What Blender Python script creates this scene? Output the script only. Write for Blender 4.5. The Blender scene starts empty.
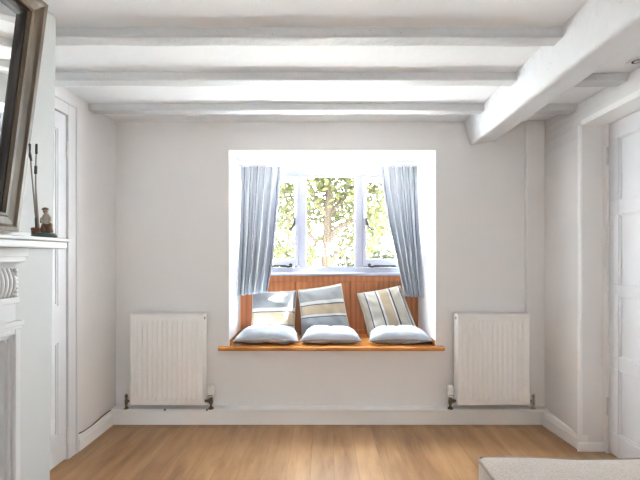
import bpy, bmesh, math, random
from mathutils import Vector, Matrix, noise
C = bpy.context.scene.collection
RND = random.Random(7)
F, CX, CY, H = 397.0, 325.0, 257.0, 1.113
ZC = 2.035                      # ceiling height
def P(px, py, Y): return Vector(((px-CX)*Y/F, Y, H-(py-CY)*Y/F))

# ------------------------------------------------------------------ materials
def newmat(name):
    m = bpy.data.materials.new(name); m.use_nodes = True
    nt = m.node_tree; b = nt.nodes['Principled BSDF']
    return m, nt, b
def N(nt, t, **kw):
    n = nt.nodes.new(t)
    for k, v in kw.items(): setattr(n, k, v)
    return n
def L(nt, a, b): nt.links.new(a, b)
def coords(nt, scale=(1,1,1), kind='Object', rot=(0,0,0)):
    tc = N(nt, 'ShaderNodeTexCoord'); mp = N(nt, 'ShaderNodeMapping')
    mp.inputs['Scale'].default_value = scale; mp.inputs['Rotation'].default_value = rot
    L(nt, tc.outputs[kind], mp.inputs['Vector']); return mp.outputs['Vector']
def noise_tex(nt, vec, scale, detail=4, rough=.5):
    n = N(nt, 'ShaderNodeTexNoise'); n.inputs['Scale'].default_value = scale
    n.inputs['Detail'].default_value = detail; n.inputs['Roughness'].default_value = rough
    L(nt, vec, n.inputs['Vector']); return n.outputs['Fac']
def ramp(nt, fac, stops, interp='LINEAR'):
    r = N(nt, 'ShaderNodeValToRGB'); cr = r.color_ramp; cr.interpolation = interp
    while len(cr.elements) < len(stops): cr.elements.new(.5)
    for e, (p, c) in zip(cr.elements, stops):
        e.position = p; e.color = (c[0], c[1], c[2], 1)
    L(nt, fac, r.inputs['Fac']); return r.outputs['Color']
def bump(nt, b, fac, strength, dist):
    bm = N(nt, 'ShaderNodeBump'); bm.inputs['Strength'].default_value = strength
    bm.inputs['Distance'].default_value = dist
    L(nt, fac, bm.inputs['Height']); L(nt, bm.outputs['Normal'], b.inputs['Normal'])
def mixc(nt, a, b, fac, mode='MIX'):
    m = N(nt, 'ShaderNodeMix', data_type='RGBA', blend_type=mode)
    for s, v in ((m.inputs[0], fac), (m.inputs[6], a), (m.inputs[7], b)):
        if hasattr(v, 'links'): L(nt, v, s)
        elif isinstance(v, (int, float)): s.default_value = v
        else: s.default_value = (*v, 1)
    return m.outputs[2]
def paint(name, col, rough=.6, var=.03, bscale=14, bstr=.25, bdist=.004, spots=False, detail=5):
    m, nt, b = newmat(name); v = coords(nt)
    f = noise_tex(nt, v, 2.2, 4)
    lo = tuple(c*(1-var) for c in col); hi = tuple(min(.96, c*(1+var)) for c in col)
    c = ramp(nt, f, [(.3, lo), (.7, hi)])
    if spots:
        vo = N(nt, 'ShaderNodeTexVoronoi'); vo.inputs['Scale'].default_value = 26
        L(nt, v, vo.inputs['Vector'])
        s1 = ramp(nt, vo.outputs['Distance'], [(.06, (1,1,1)), (.10, (0,0,0))])
        s2 = ramp(nt, noise_tex(nt, v, 7, 2), [(.46, (0,0,0)), (.53, (.7,.7,.7))])
        mm = mixc(nt, s1, s2, 1.0, 'MULTIPLY')
        c = mixc(nt, c, (.35,.34,.33), mm)
    L(nt, c, b.inputs['Base Color']); b.inputs['Roughness'].default_value = rough
    bump(nt, b, noise_tex(nt, v, bscale, detail, .55), bstr, bdist)
    return m
def plain(name, col, rough=.5, metal=0.0, bscale=0, bstr=.2):
    m, nt, b = newmat(name)
    v = coords(nt); f = noise_tex(nt, v, 30, 3)
    c = ramp(nt, f, [(.3, tuple(x*.92 for x in col)), (.7, tuple(min(1, x*1.06) for x in col))])
    L(nt, c, b.inputs['Base Color'])
    b.inputs['Roughness'].default_value = rough; b.inputs['Metallic'].default_value = metal
    if bscale: bump(nt, b, noise_tex(nt, v, bscale, 4), bstr, .003)
    return m
def wood(name, stops, along=(1,1,1), scale=6, rough=.4, bstr=.15, vary=True):
    m, nt, b = newmat(name); v = coords(nt, along)
    n1 = noise_tex(nt, v, scale, 6, .6)
    w = N(nt, 'ShaderNodeTexWave', wave_type='BANDS'); w.inputs['Scale'].default_value = scale*.35
    w.inputs['Distortion'].default_value = 5; w.inputs['Detail'].default_value = 3
    L(nt, v, w.inputs['Vector'])
    mx = N(nt, 'ShaderNodeMath', operation='MULTIPLY_ADD'); mx.inputs[1].default_value = .3
    L(nt, w.outputs['Fac'], mx.inputs[0]); L(nt, n1, mx.inputs[2])
    c = ramp(nt, mx.outputs[0], stops)
    L(nt, c, b.inputs['Base Color']); b.inputs['Roughness'].default_value = rough
    bump(nt, b, n1, bstr, .002)
    return m
def floor_mat():
    m, nt, b = newmat('oak_plank_floor')
    v = coords(nt, (1,1,1), 'Object', (0,0,math.pi/2))
    br = N(nt, 'ShaderNodeTexBrick'); br.offset = .37; br.squash = 1
    for k, x in (('Scale',1.0),('Mortar Size',.0009),('Mortar Smooth',.3),('Bias',0.0),('Brick Width',1.25),('Row Height',.125)):
        br.inputs[k].default_value = x
    br.inputs['Color1'].default_value = (0,0,0,1); br.inputs['Color2'].default_value = (1,1,1,1); br.inputs['Mortar'].default_value = (.5,.5,.5,1)
    L(nt, v, br.inputs['Vector'])
    v2 = coords(nt, (5,.7,1)); 
    add = N(nt, 'ShaderNodeVectorMath', operation='MULTIPLY_ADD'); add.inputs[1].default_value = (7,13,3)
    L(nt, br.outputs['Color'], add.inputs[0]); L(nt, v2, add.inputs[2])
    g = noise_tex(nt, add.outputs[0], 2.6, 7, .62)
    col = ramp(nt, g, [(.25, (.19,.082,.028)), (.45, (.335,.178,.076)), (.6, (.405,.234,.108)), (.8, (.48,.30,.158))])
    tint = ramp(nt, br.outputs['Color'], [(0, (.84,.84,.84)), (1, (1.0,1.0,1.0))])
    col = mixc(nt, col, tint, 1.0, 'MULTIPLY')
    vk = coords(nt, (3.2,1.3,1)); kn = noise_tex(nt, vk, 3.0, 3, .5)
    kf = ramp(nt, kn, [(.56, (0,0,0)), (.70, (.7,.7,.7))])
    col = mixc(nt, col, (.25,.125,.05), kf)
    col = mixc(nt, col, (.16,.08,.035), br.outputs['Fac'])
    L(nt, col, b.inputs['Base Color']); b.inputs['Roughness'].default_value = .30
    bump(nt, b, g, .08, .002)
    return m
def stripes_mat(name, stops, axis='x', rough=.85, warp=.01):
    """fabric with woven bands laid out across the piece's own UV"""
    m, nt, b = newmat(name)
    tc = N(nt, 'ShaderNodeTexCoord'); sp = N(nt, 'ShaderNodeSeparateXYZ'); L(nt, tc.outputs['UV'], sp.inputs[0])
    c = ramp(nt, sp.outputs['X' if axis == 'x' else 'Y'], stops, 'CONSTANT')
    v = coords(nt); f = noise_tex(nt, v, 160, 2)
    c = mixc(nt, c, ramp(nt, f, [(.3, (.88,.88,.88)), (.7, (1,1,1))]), 1.0, 'MULTIPLY')
    L(nt, c, b.inputs['Base Color']); b.inputs['Roughness'].default_value = rough
    bump(nt, b, f, .25, .001)
    return m
def fabric(name, lo, hi, scale=140, rough=.9, bstr=.4):
    m, nt, b = newmat(name); v = coords(nt); f = noise_tex(nt, v, scale, 3)
    f2 = noise_tex(nt, v, 9, 4)
    c = mixc(nt, ramp(nt, f, [(.3, lo), (.7, hi)]), ramp(nt, f2, [(.3, (.9,.9,.9)), (.7, (1,1,1))]), 1.0, 'MULTIPLY')
    L(nt, c, b.inputs['Base Color']); b.inputs['Roughness'].default_value = rough
    bump(nt, b, f, bstr, .002); return m

M = {}
M['wall'] = paint('wall_paint', (.755,.740,.730), .75, .02, 5, .35, .01)
M['ceil'] = paint('ceiling_paint', (.85,.865,.885), .8, .015, 5, .4, .012)
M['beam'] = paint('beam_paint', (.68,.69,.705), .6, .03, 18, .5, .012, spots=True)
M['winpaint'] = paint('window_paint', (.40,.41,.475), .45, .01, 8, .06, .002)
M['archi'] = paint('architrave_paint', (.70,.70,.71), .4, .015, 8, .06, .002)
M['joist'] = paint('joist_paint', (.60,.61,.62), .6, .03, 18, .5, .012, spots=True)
M['gloss'] = paint('trim_gloss_paint', (.86,.855,.85), .35, .015, 8, .06, .002)
M['door'] = paint('door_paint', (.71,.72,.745), .4, .012, 10, .06, .002)
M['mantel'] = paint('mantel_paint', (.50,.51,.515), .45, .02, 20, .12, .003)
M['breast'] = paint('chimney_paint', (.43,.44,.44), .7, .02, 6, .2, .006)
M['rad'] = paint('radiator_enamel', (.83,.815,.79), .32, .008, 4, .02, .001)
M['floor'] = floor_mat()
M['pine'] = wood('orange_pine', [(.3, (.34,.105,.030)), (.55, (.43,.145,.045)), (.8, (.50,.185,.065))], (7,7,.7), 3.0, .38)
M['seatwood'] = wood('varnished_seat_pine', [(.3, (.36,.13,.025)), (.55, (.50,.19,.04)), (.8, (.60,.26,.07))], (.9,10,10), 3.0, .22)
M['frame'] = wood('weathered_frame_wood', [(.3, (.038,.023,.011)), (.55, (.074,.049,.027)), (.85, (.118,.090,.056))], (9,9,1.1), 4.0, .5, .3)
M['slip'] = plain('dark_frame_slip', (.014,.010,.008), .4)
M['black'] = plain('black_iron', (.03,.03,.032), .45, .6)
M['cable'] = plain('cable_rubber', (.03,.028,.026), .6)
M['brass'] = plain('aged_brass', (.17,.125,.085), .4, .7)
M['chrome'] = plain('valve_chrome', (.6,.58,.55), .25, .9)
M['plastic'] = plain('white_valve_plastic', (.86,.85,.82), .4)
M['darkhole'] = plain('dark_gap', (.03,.028,.025), .8)
M['hinge'] = plain('painted_hinge', (.66,.65,.63), .4, .2)
m, nt, b = newmat('mirror_silver'); b.inputs['Base Color'].default_value = (.86,.88,.88,1); b.inputs['Metallic'].default_value = 1; b.inputs['Roughness'].default_value = .01; M['mirror'] = m
m, nt, b = newmat('window_glass')
nt.nodes.remove(b); tr = N(nt, 'ShaderNodeBsdfTransparent'); gl = N(nt, 'ShaderNodeBsdfGlossy'); gl.inputs['Roughness'].default_value = .02
tr.inputs['Color'].default_value = (.97,.985,.975,1)
lw = N(nt, 'ShaderNodeLayerWeight'); pw = N(nt, 'ShaderNodeMath', operation='POWER'); pw.inputs[1].default_value = 5
L(nt, lw.outputs['Facing'], pw.inputs[0]); fr = N(nt, 'ShaderNodeMath', operation='MULTIPLY_ADD'); fr.inputs[1].default_value = .7; fr.inputs[2].default_value = .025
L(nt, pw.outputs[0], fr.inputs[0]); mx = N(nt, 'ShaderNodeMixShader')
L(nt, fr.outputs[0], mx.inputs[0]); L(nt, tr.outputs[0], mx.inputs[1]); L(nt, gl.outputs[0], mx.inputs[2])
L(nt, mx.outputs[0], nt.nodes['Material Output'].inputs['Surface']); M['glass'] = m

# curtain cloth: pale blue with narrow slate bands woven down it
st = []; base = [(.63,.70,.80), (.72,.78,.86)]
pos = 0.0; k = 0
for i in range(6):
    p = i/6
    st += [(p, (.74,.78,.84)), (p+.060, (.20,.23,.29)), (p+.074, (.80,.83,.87)), (p+.112, (.50,.55,.63)), (p+.124, (.76,.80,.85))]
M['curtain'] = stripes_mat('blue_striped_curtain_cloth', st[:30], 'x')
# add a little translucency to the curtain cloth
nt = M['curtain'].node_tree; b = nt.nodes['Principled BSDF']
tl = N(nt, 'ShaderNodeBsdfTranslucent'); tl.inputs['Color'].default_value = (.62,.64,.68,1); mx = N(nt, 'ShaderNodeMixShader'); mx.inputs[0].default_value = .06
L(nt, b.outputs[0], mx.inputs[1]); L(nt, tl.outputs[0], mx.inputs[2]); L(nt, mx.outputs[0], nt.nodes['Material Output'].inputs['Surface'])
GREY, BEI, NAV, WHT, CRM = (.285,.295,.305), (.43,.34,.235), (.06,.07,.10), (.62,.62,.61), (.50,.455,.385)
M['cush_a'] = stripes_mat('grey_beige_banded_cloth', [(0, WHT), (.06, GREY), (.10, NAV), (.125, WHT), (.20, NAV), (.22, BEI), (.50, NAV), (.52, WHT), (.60, GREY), (.97, WHT)], 'y')
M['cush_b'] = stripes_mat('grey_beige_wide_band_cloth', [(0, NAV), (.03, GREY), (.36, NAV), (.38, WHT), (.42, BEI), (.61, NAV), (.635, WHT), (.70, GREY), (.95, CRM)], 'y')
M['cush_c'] = stripes_mat('cream_navy_striped_cloth', [(0, CRM), (.14, NAV), (.16, WHT), (.20, (.56,.53,.47)), (.38, NAV), (.41, WHT), (.45, BEI), (.66, WHT), (.69, NAV), (.72, CRM), (.90, WHT), (.93, NAV), (.95, CRM)], 'x')
M['seatcush'] = fabric('pale_blue_cotton', (.50,.56,.65), (.58,.64,.72), 120, .9, .25)
M['seatpipe'] = plain('slate_piping', (.26,.27,.30), .9)
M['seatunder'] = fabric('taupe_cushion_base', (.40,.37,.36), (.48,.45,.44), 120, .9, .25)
M['ottoman'] = fabric('oatmeal_linen', (.44,.385,.35), (.62,.555,.51), 190, .95, .6)
M['ottpipe'] = plain('brown_piping', (.34,.27,.21), .9)
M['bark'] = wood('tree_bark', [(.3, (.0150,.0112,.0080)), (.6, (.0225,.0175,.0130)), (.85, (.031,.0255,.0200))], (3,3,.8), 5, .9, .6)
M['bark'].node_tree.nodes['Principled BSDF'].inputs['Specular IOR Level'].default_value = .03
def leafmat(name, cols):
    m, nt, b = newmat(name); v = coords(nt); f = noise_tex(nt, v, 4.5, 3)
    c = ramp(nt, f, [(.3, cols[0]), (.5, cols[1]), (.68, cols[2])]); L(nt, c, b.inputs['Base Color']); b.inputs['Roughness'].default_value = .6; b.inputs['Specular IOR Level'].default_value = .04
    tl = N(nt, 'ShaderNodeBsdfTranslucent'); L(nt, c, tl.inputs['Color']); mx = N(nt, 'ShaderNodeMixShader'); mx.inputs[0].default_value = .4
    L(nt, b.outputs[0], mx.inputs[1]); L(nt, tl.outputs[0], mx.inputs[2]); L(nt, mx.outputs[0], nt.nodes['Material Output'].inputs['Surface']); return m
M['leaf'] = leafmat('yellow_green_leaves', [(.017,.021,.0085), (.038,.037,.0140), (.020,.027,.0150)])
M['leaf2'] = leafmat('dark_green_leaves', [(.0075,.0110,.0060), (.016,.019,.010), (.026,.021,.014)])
M['lawn'] = paint('pale_gravel', (.50,.49,.46), .9, .2, 60, .6, .02)
M['fig_green'] = plain('figurine_green', (.05,.09,.08), .4); M['fig_brown'] = plain('figurine_brown', (.12,.065,.03), .45)
M['fig_skin'] = plain('figurine_skin', (.30,.18,.12), .5); M['fig_shirt'] = plain('figurine_shirt', (.36,.32,.27), .55)
M['fig_basket'] = plain('figurine_basket', (.15,.055,.03), .5, 0, 200, .8); M['fig_rod'] = plain('figurine_rod', (.16,.13,.10), .4)
M['fig_grip'] = plain('figurine_grip', (.02,.018,.016), .5)

# ------------------------------------------------------------------ mesh helpers
class MB:
    def __init__(s): s.v = []; s.f = []; s.uv = {}
    def add(s, vs, fs):
        o = len(s.v); s.v += [Vector(v) for v in vs]; s.f += [tuple(i+o for i in f) for f in fs]; return o
    def box(s, x0, x1, y0, y1, z0, z1):
        vs = [(x,y,z) for z in (z0,z1) for (x,y) in ((x0,y0),(x1,y0),(x1,y1),(x0,y1))]
        s.add(vs, [(3,2,1,0),(4,5,6,7),(0,1,5,4),(1,2,6,5),(2,3,7,6),(3,0,4,7)]); return s
    def prism(s, pts, a, b, axis='z'):
        """pts: closed polygon; extruded from a to b along axis"""
        def mk(p, t): return {'z': (p[0],p[1],t), 'y': (p[0],t,p[1]), 'x': (t,p[0],p[1])}[axis]
        n = len(pts); vs = [mk(p, a) for p in pts] + [mk(p, b) for p in pts]
        s.add(vs, [tuple(range(n))[::-1], tuple(range(n, 2*n))] + [(i, (i+1)%n, (i+1)%n+n, i+n) for i in range(n)]); return s
    def tube(s, pts, r, n=10, cap=True):
        pts = [Vector(p) for p in pts]; rs = r if isinstance(r, (list, tuple)) else [r]*len(pts)
        rings = []; up = None
        for i, p in enumerate(pts):
            t = (pts[min(i+1, len(pts)-1)] - pts[max(i-1, 0)]).normalized()
            if up is None: up = t.orthogonal().normalized()
            up = (up - t*up.dot(t)).normalized(); sd = t.cross(up)
            rings.append([p + (up*math.cos(a) + sd*math.sin(a))*rs[i] for a in [2*math.pi*k/n for k in range(n)]])
        o = s.add([v for rg in rings for v in rg], [])
        for i in range(len(pts)-1):
            for k in range(n):
                a = o+i*n+k; b_ = o+i*n+(k+1)%n; s.f.append((a, b_, b_+n, a+n))
        if cap: s.f.append(tuple(range(o, o+n))[::-1]); s.f.append(tuple(range(o+(len(pts)-1)*n, o+len(pts)*n)))
        return s
    def loop_tube(s, pts, r, n=8):
        pts = [Vector(p) for p in pts]; m = len(pts); o = len(s.v); up = Vector((0.13,0.21,1)).normalized()
        for i, p in enumerate(pts):
            t = (pts[(i+1)%m]-pts[i-1]).normalized(); u = (up - t*up.dot(t)); u = u.normalized() if u.length > 1e-4 else t.orthogonal().normalized(); sd = t.cross(u)
            s.v += [p + (u*math.cos(2*math.pi*k/n)+sd*math.sin(2*math.pi*k/n))*r for k in range(n)]
        for i in range(m):
            for k in range(n):
                s.f.append((o+i*n+k, o+i*n+(k+1)%n, o+((i+1)%m)*n+(k+1)%n, o+((i+1)%m)*n+k))
        return s
    def lathe(s, prof, c=(0,0,0), axis='z', n=20):
        c = Vector(c); o = len(s.v)
        for (r, h) in prof:
            for k in range(n):
                a = 2*math.pi*k/n; x, y = r*math.cos(a), r*math.sin(a)
                s.v.append(c + Vector({'z':(x,y,h),'y':(x,h,-y),'x':(h,x,y)}[axis]))
        for i in range(len(prof)-1):
            for k in range(n): s.f.append((o+i*n+k, o+i*n+(k+1)%n, o+(i+1)*n+(k+1)%n, o+(i+1)*n+k))
        s.f.append(tuple(range(o, o+n))[::-1]); s.f.append(tuple(range(o+(len(prof)-1)*n, o+len(prof)*n))); return s
    def blob(s, c, r, n=14, m=9, jit=0, seed=0):
        c = Vector(c); r = r if isinstance(r, (tuple, list)) else (r,r,r); o = len(s.v)
        s.v.append(c+Vector((0,0,r[2])))
        for i in range(1, m):
            t = math.pi*i/m
            for k in range(n):
                a = 2*math.pi*k/n; d = Vector((math.sin(t)*math.cos(a), math.sin(t)*math.sin(a), math.cos(t)))
                q = 1+jit*noise.noise(d*2.3+Vector((seed,0,0)))
                s.v.append(c+Vector((d.x*r[0], d.y*r[1], d.z*r[2]))*q)
        s.v.append(c-Vector((0,0,r[2]))); last = len(s.v)-1
        for k in range(n): s.f.append((o, o+1+k, o+1+(k+1)%n)); s.f.append((last, o+1+(m-2)*n+(k+1)%n, o+1+(m-2)*n+k))
        for i in range(m-2):
            for k in range(n): s.f.append((o+1+i*n+k, o+1+(i+1)*n+k, o+1+(i+1)*n+(k+1)%n, o+1+i*n+(k+1)%n))
        return s
    def grid(s, fn, nu, nv, uv=None):
        o = len(s.v)
        for j in range(nv+1):
            for i in range(nu+1):
                s.v.append(Vector(fn(i/nu, j/nv))); s.uv[len(s.v)-1] = (i/nu, j/nv)
        for j in range(nv):
            for i in range(nu):
                a = o+j*(nu+1)+i; s.f.append((a, a+1, a+nu+2, a+nu+1))
        return s
    def build(s, name, mat, parent=None, smooth=False, bevel=0, seg=2, solid=0, subsurf=0, fix=True, origin=None):
        me = bpy.data.meshes.new(name)
        off = Vector(origin) if origin is not None else Vector((0,0,0))
        if parent is not None:
            p = parent
            while p is not None: off = off + Vector(p.location); p = p.parent
        elif origin is None and s.v:
            xs = [v.x for v in s.v]; ys = [v.y for v in s.v]; zs = [v.z for v in s.v]
            off = Vector(((min(xs)+max(xs))/2, (min(ys)+max(ys))/2, min(zs)))
        me.from_pydata([v-off for v in s.v], [], s.f); me.materials.append(mat)
        if fix:
            bm = bmesh.new(); bm.from_mesh(me); bmesh.ops.recalc_face_normals(bm, faces=bm.faces); bm.to_mesh(me); bm.free()
        if s.uv:
            ul = me.uv_layers.new(name='UVMap')
            for lp in me.loops: ul.data[lp.index].uv = s.uv.get(lp.vertex_index, (0,0))
        if smooth:
            for p in me.polygons: p.use_smooth = True
        o = bpy.data.objects.new(name, me); C.objects.link(o)
        if parent is not None: o.parent = parent
        else: o.location = off
        if bevel:
            md = o.modifiers.new('bevel', 'BEVEL'); md.width = bevel; md.segments = seg; md.limit_method = 'ANGLE'; md.angle_limit = math.radians(35)
            md.harden_normals = False
        if solid:
            md = o.modifiers.new('solid', 'SOLIDIFY'); md.thickness = solid; md.offset = 0
        if subsurf:
            md = o.modifiers.new('sub', 'SUBSURF'); md.levels = subsurf; md.render_levels = subsurf
        return o
def tag(o, label, cat, group=None, kind=None):
    o['label'] = label; o['category'] = cat
    if group: o['group'] = group
    if kind: o['kind'] = kind
    return o
def empty(name, loc, label, cat, group=None, kind=None):
    o = bpy.data.objects.new(name, None); C.objects.link(o); o.location = loc; o.empty_display_size = .1
    return tag(o, label, cat, group, kind)
def struct(mb, name, mat, label, cat, **kw): return tag(mb.build(name, mat, **kw), label, cat, kind='structure')

# ------------------------------------------------------------------ room shell
XL, XR, YB, YR = -1.421, 1.483, 2.70, -2.8
WT = 1.871                                # right door head height
struct(MB().box(-2.2, 2.3, YR-.3, 3.28, -.12, 0), 'floor', M['floor'], 'honey oak plank floor running towards the window wall', 'floor')
struct(MB().box(-2.2, 2.3, YR-.3, 3.28, ZC, ZC+.12), 'ceiling', M['ceil'], 'white plastered ceiling between the painted joists', 'ceiling')
# window wall with its deep, slightly splayed opening
OL, OR, OT, SZ0 = -.655, .755, 1.841, .511
BLY = 3.14
w = MB()
w.prism([(-2.2,YB),(OL,YB),(-.668,BLY),(-.668,3.28),(-2.2,3.28)], 0, ZC)
w.prism([(OR,YB),(2.3,YB),(2.3,3.28),(.731,3.28),(.731,BLY)], 0, ZC)
w.prism([(OL,YB),(OR,YB),(.731,BLY),(.731,3.28),(-.668,3.28),(-.668,BLY)], 0, .483)
w.prism([(OL,YB),(OR,YB),(.731,BLY),(.731,3.28),(-.668,3.28),(-.668,BLY)], OT, ZC)
struct(w, 'wall_back', M['wall'], 'off-white wall around the deep window recess', 'wall')
M['reveal'] = paint('reveal_glare_white', (.93,.93,.93), .7, .01, 6, .2, .006)  # lighter than the walls: window glare put into the colour
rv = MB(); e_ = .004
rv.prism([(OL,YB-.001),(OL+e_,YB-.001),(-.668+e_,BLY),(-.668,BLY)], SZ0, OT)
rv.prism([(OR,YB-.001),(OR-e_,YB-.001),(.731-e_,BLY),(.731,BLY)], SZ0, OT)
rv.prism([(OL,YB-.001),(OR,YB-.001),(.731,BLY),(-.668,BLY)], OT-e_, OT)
struct(rv, 'trim_7', M['reveal'], 'added white lining of the deep window recess, lightened for window glare', 'window reveal')
# left wall with a doorway
LD0, LD1, LDT = 1.56, 2.177, 1.886
w = MB(); w.box(XL-.3, XL, YR, LD0, 0, ZC); w.box(XL-.3, XL, LD1+.004, YB, 0, ZC); w.box(XL-.3, XL, LD0, LD1+.004, LDT+.004, ZC)
w.box(XL-.35, XL-.3, LD0-.1, LD1+.1, 0, ZC)
struct(w, 'wall_left', M['wall'], 'off-white wall left of the window with a panelled door', 'wall')
# right wall: plastered, leaning out towards its top near the door
NY = 2.28
def rx(y, z):
    t = max(0, min(1, (YB-y)/(YB-NY))); a = XR + (1.465-XR)*t
    if z > 1.72: q = min(1, (z-1.72)/(ZC-1.72)); a += q*q*(.012+.05*t)
    return a
w = MB()
zz = [0,.6,1.2,1.72,1.80,WT,1.93,1.98,ZC]; yy = [YB+.02,2.5,2.38,NY]
o = len(w.v)
for z in zz:
    for y in yy: w.v.append(Vector((rx(y,z), y, z)))
for j in range(len(zz)-1):
    for i in range(len(yy)-1):
        a = o+j*len(yy)+i; w.f.append((a, a+1, a+1+len(yy), a+len(yy)))
nb = len(w.v)                                 # nib face turned to the room, and a body behind
for z in zz: w.v.append(Vector((1.64, NY, z)))
for j in range(len(zz)-1):
    a = o+j*len(yy)+len(yy)-1; w.f.append((a, nb+j, nb+j+1, a+len(yy)))
w.box(1.56, 2.3, NY+.001, YB+.02, 0, ZC)
prof = [(rx(NY,z), z) for z in (WT,1.93,1.98,ZC)] + [(2.0,ZC),(2.0,WT)]
w.prism(prof, 1.36, NY, 'y')                  # over the doorway
SY0, SY1, SW0, SW1 = -1.90, -1.20, .95, 1.65      # unseen side window behind the camera, added for fill light
for (a, b_, c, d) in ((YR,SY0,0,ZC),(SY1,1.36,0,ZC),(SY0,SY1,0,SW0),(SY0,SY1,SW1,ZC)): w.box(1.50, 1.78, a, b_, c, d)
w.box(1.70, 2.3, 1.36, NY, 0, WT)             # behind the door leaf
struct(w, 'wall_right', M['wall'], 'off-white wall right of the window, ending at the recessed door', 'wall', smooth=False, fix=True)
# rear wall with a window added for fill light, behind the camera
RW0, RW1, RZ0, RZ1 = -.25, .25, 1.1, 1.5
w = MB(); w.box(-2.2, RW0, YR-.25, YR, 0, ZC); w.box(RW1, 2.3, YR-.25, YR, 0, ZC); w.box(RW0, RW1, YR-.25, YR, 0, RZ0); w.box(RW0, RW1, YR-.25, YR, RZ1, ZC)
struct(w, 'wall_rear', M['wall'], 'off-white wall opposite the window seat', 'wall')
wf = empty('fill_window_rear', (0, YR-.1, RZ0), 'small white window, added for fill light, in the wall opposite the window seat', 'window', kind='structure')
f = MB(); f.box(RW0,RW1,YR-.13,YR-.07,RZ0,RZ0+.05); f.box(RW0,RW1,YR-.13,YR-.07,RZ1-.05,RZ1)
for x in (RW0,-.025,RW1-.05): f.box(x,x+.05,YR-.13,YR-.07,RZ0+.05,RZ1-.05)
f.build('window_frame', M['gloss'], wf, bevel=.004)
w3 = empty('fill_window_side', (1.64, (SY0+SY1)/2, SW0), 'white window added for fill light, unseen on the right side of the room', 'window', kind='structure')
f = MB(); f.box(1.62,1.68,SY0,SY1,SW0,SW0+.05); f.box(1.62,1.68,SY0,SY1,SW1-.05,SW1)
for y in (SY0,(SY0+SY1)/2-.025,SY1-.05): f.box(1.62,1.68,y,y+.05,SW0+.05,SW1-.05)
f.build('window_frame', M['gloss'], w3, bevel=.004)
M['bounce_rug'] = fabric('bounce_rug_wool', (.70,.68,.65), (.82,.80,.77), 90, .95, .5)  # unseen pale floor cover, added to bounce side-window sun into the room
tag(MB().box(-.9,1.35,-2.75,-1.2,.0005,.012).build('bounce_rug', M['bounce_rug'], bevel=.004), 'cream wool floor cover by the side window, added unseen to bounce sunlight', 'bounce_rug')
# chimney breast, leaning very slightly
CBY = 1.53
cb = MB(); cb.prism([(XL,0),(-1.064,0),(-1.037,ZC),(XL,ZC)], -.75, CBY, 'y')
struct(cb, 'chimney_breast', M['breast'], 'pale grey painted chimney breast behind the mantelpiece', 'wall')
# boxed pipe chase beside the right corner
struct(MB().box(1.357, 1.4835, 2.672, YB+.01, .106, ZC), 'trim_1', M['wall'], 'narrow painted pipe casing running up the corner beside the right radiator', 'pipe casing', bevel=.006)
# low pipe boxing along the foot of the window wall
px = MB(); px.prism([(2.63,0),(2.63,.088),(2.624,.090),(2.624,.105),(YB,.105),(YB,0)], -1.418, 1.482, 'x')
pb = struct(px, 'trim_2', M['gloss'], 'long white pipe boxing along the floor under both radiators', 'pipe boxing', bevel=.003)
for q in (165, 207): 
    c = P(q, 409.8, 2.627); MB().lathe([(.0001,-.004),(.006,-.004),(.006,.004),(.0001,.004)], c, 'y', 10).build('screw_hole', M['darkhole'], pb)
# baseboards
def skirt(y0, y1, x, sgn, name, label, x2=None):
    m = MB(); x2 = x if x2 is None else x2; t = .018
    prof = [(-.004 if sgn < 0 else -.03,0),(t,0),(t,.062),(t*.75,.068),(t*.7,.078),(t*.35,.090),(-.004 if sgn < 0 else -.03,.092)]
    vs = [(x-sgn*a, y0, z) for a, z in prof] + [(x2-sgn*a, y1, z) for a, z in prof]; n = len(prof)
    m.add(vs, [tuple(range(n)), tuple(range(n,2*n))[::-1]] + [(i,(i+1)%n,(i+1)%n+n,i+n) for i in range(n)])
    return struct(m, name, M['gloss'], label, 'baseboard')
skirt(2.272, 2.624, XL, -1, 'baseboard_left', 'white moulded baseboard between the left door and the pipe boxing')
skirt(NY-.0005, 2.624, 1.481, 1, 'baseboard_right', 'white moulded baseboard right of the pipe boxing', 1.454)
m = MB(); m.box(1.447, 1.597, NY-.014, NY-.001, 0, .05)
struct(m, 'baseboard_end', M['gloss'], 'low white baseboard across the wall end beside the right door', 'baseboard', bevel=.003)

# ------------------------------------------------------------------ joists and main beam
def rough_bar(name, prof, a, b, axis, label, cat, amp=.003, n=40, seed=0, step=.009):
    """prof: closed polygon; swept from a to b with hand-hewn irregularity"""
    pts = []
    for i, p in enumerate(prof):
        q = prof[(i+1) % len(prof)]; d = math.dist(p, q); k = max(1, int(d/step))
        pts += [(p[0]+(q[0]-p[0])*j/k, p[1]+(q[1]-p[1])*j/k) for j in range(k)]
    cx = sum(p[0] for p in pts)/len(pts); cz = sum(p[1] for p in pts)/len(pts)
    m = MB(); rows = []
    for i in range(n+1):
        t = a+(b-a)*i/n; row = []
        for (u, z) in pts:
            s = 5.5
            e = noise.noise(Vector((u*9+seed*3.1, z*9, t*s*.6)))*amp*1.3 + noise.noise(Vector((u*30, z*30+seed, t*22)))*amp*.5
            d = Vector((u-cx, z-cz)); d = d.normalized() if d.length else d
            uu, zz_ = u+d.x*e, z+d.y*e
            zz_ = min(zz_, ZC+.004) if z < ZC-.001 else z
            row.append({'x': (t,uu,zz_), 'y': (uu,t,zz_)}[axis])
        rows.append(row)
    k = len(pts); o = m.add([v for r in rows for v in r], [])
    for i in range(n):
        for j in range(k): m.f.append((o+i*k+j, o+i*k+(j+1)%k, o+(i+1)*k+(j+1)%k, o+(i+1)*k+j))
    m.f.append(tuple(range(o, o+k))); m.f.append(tuple(range(o+n*k, o+n*k+k))[::-1])
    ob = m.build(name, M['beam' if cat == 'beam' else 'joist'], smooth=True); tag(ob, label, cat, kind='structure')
    return ob
JZ = 1.995                       # underside of joists
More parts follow.
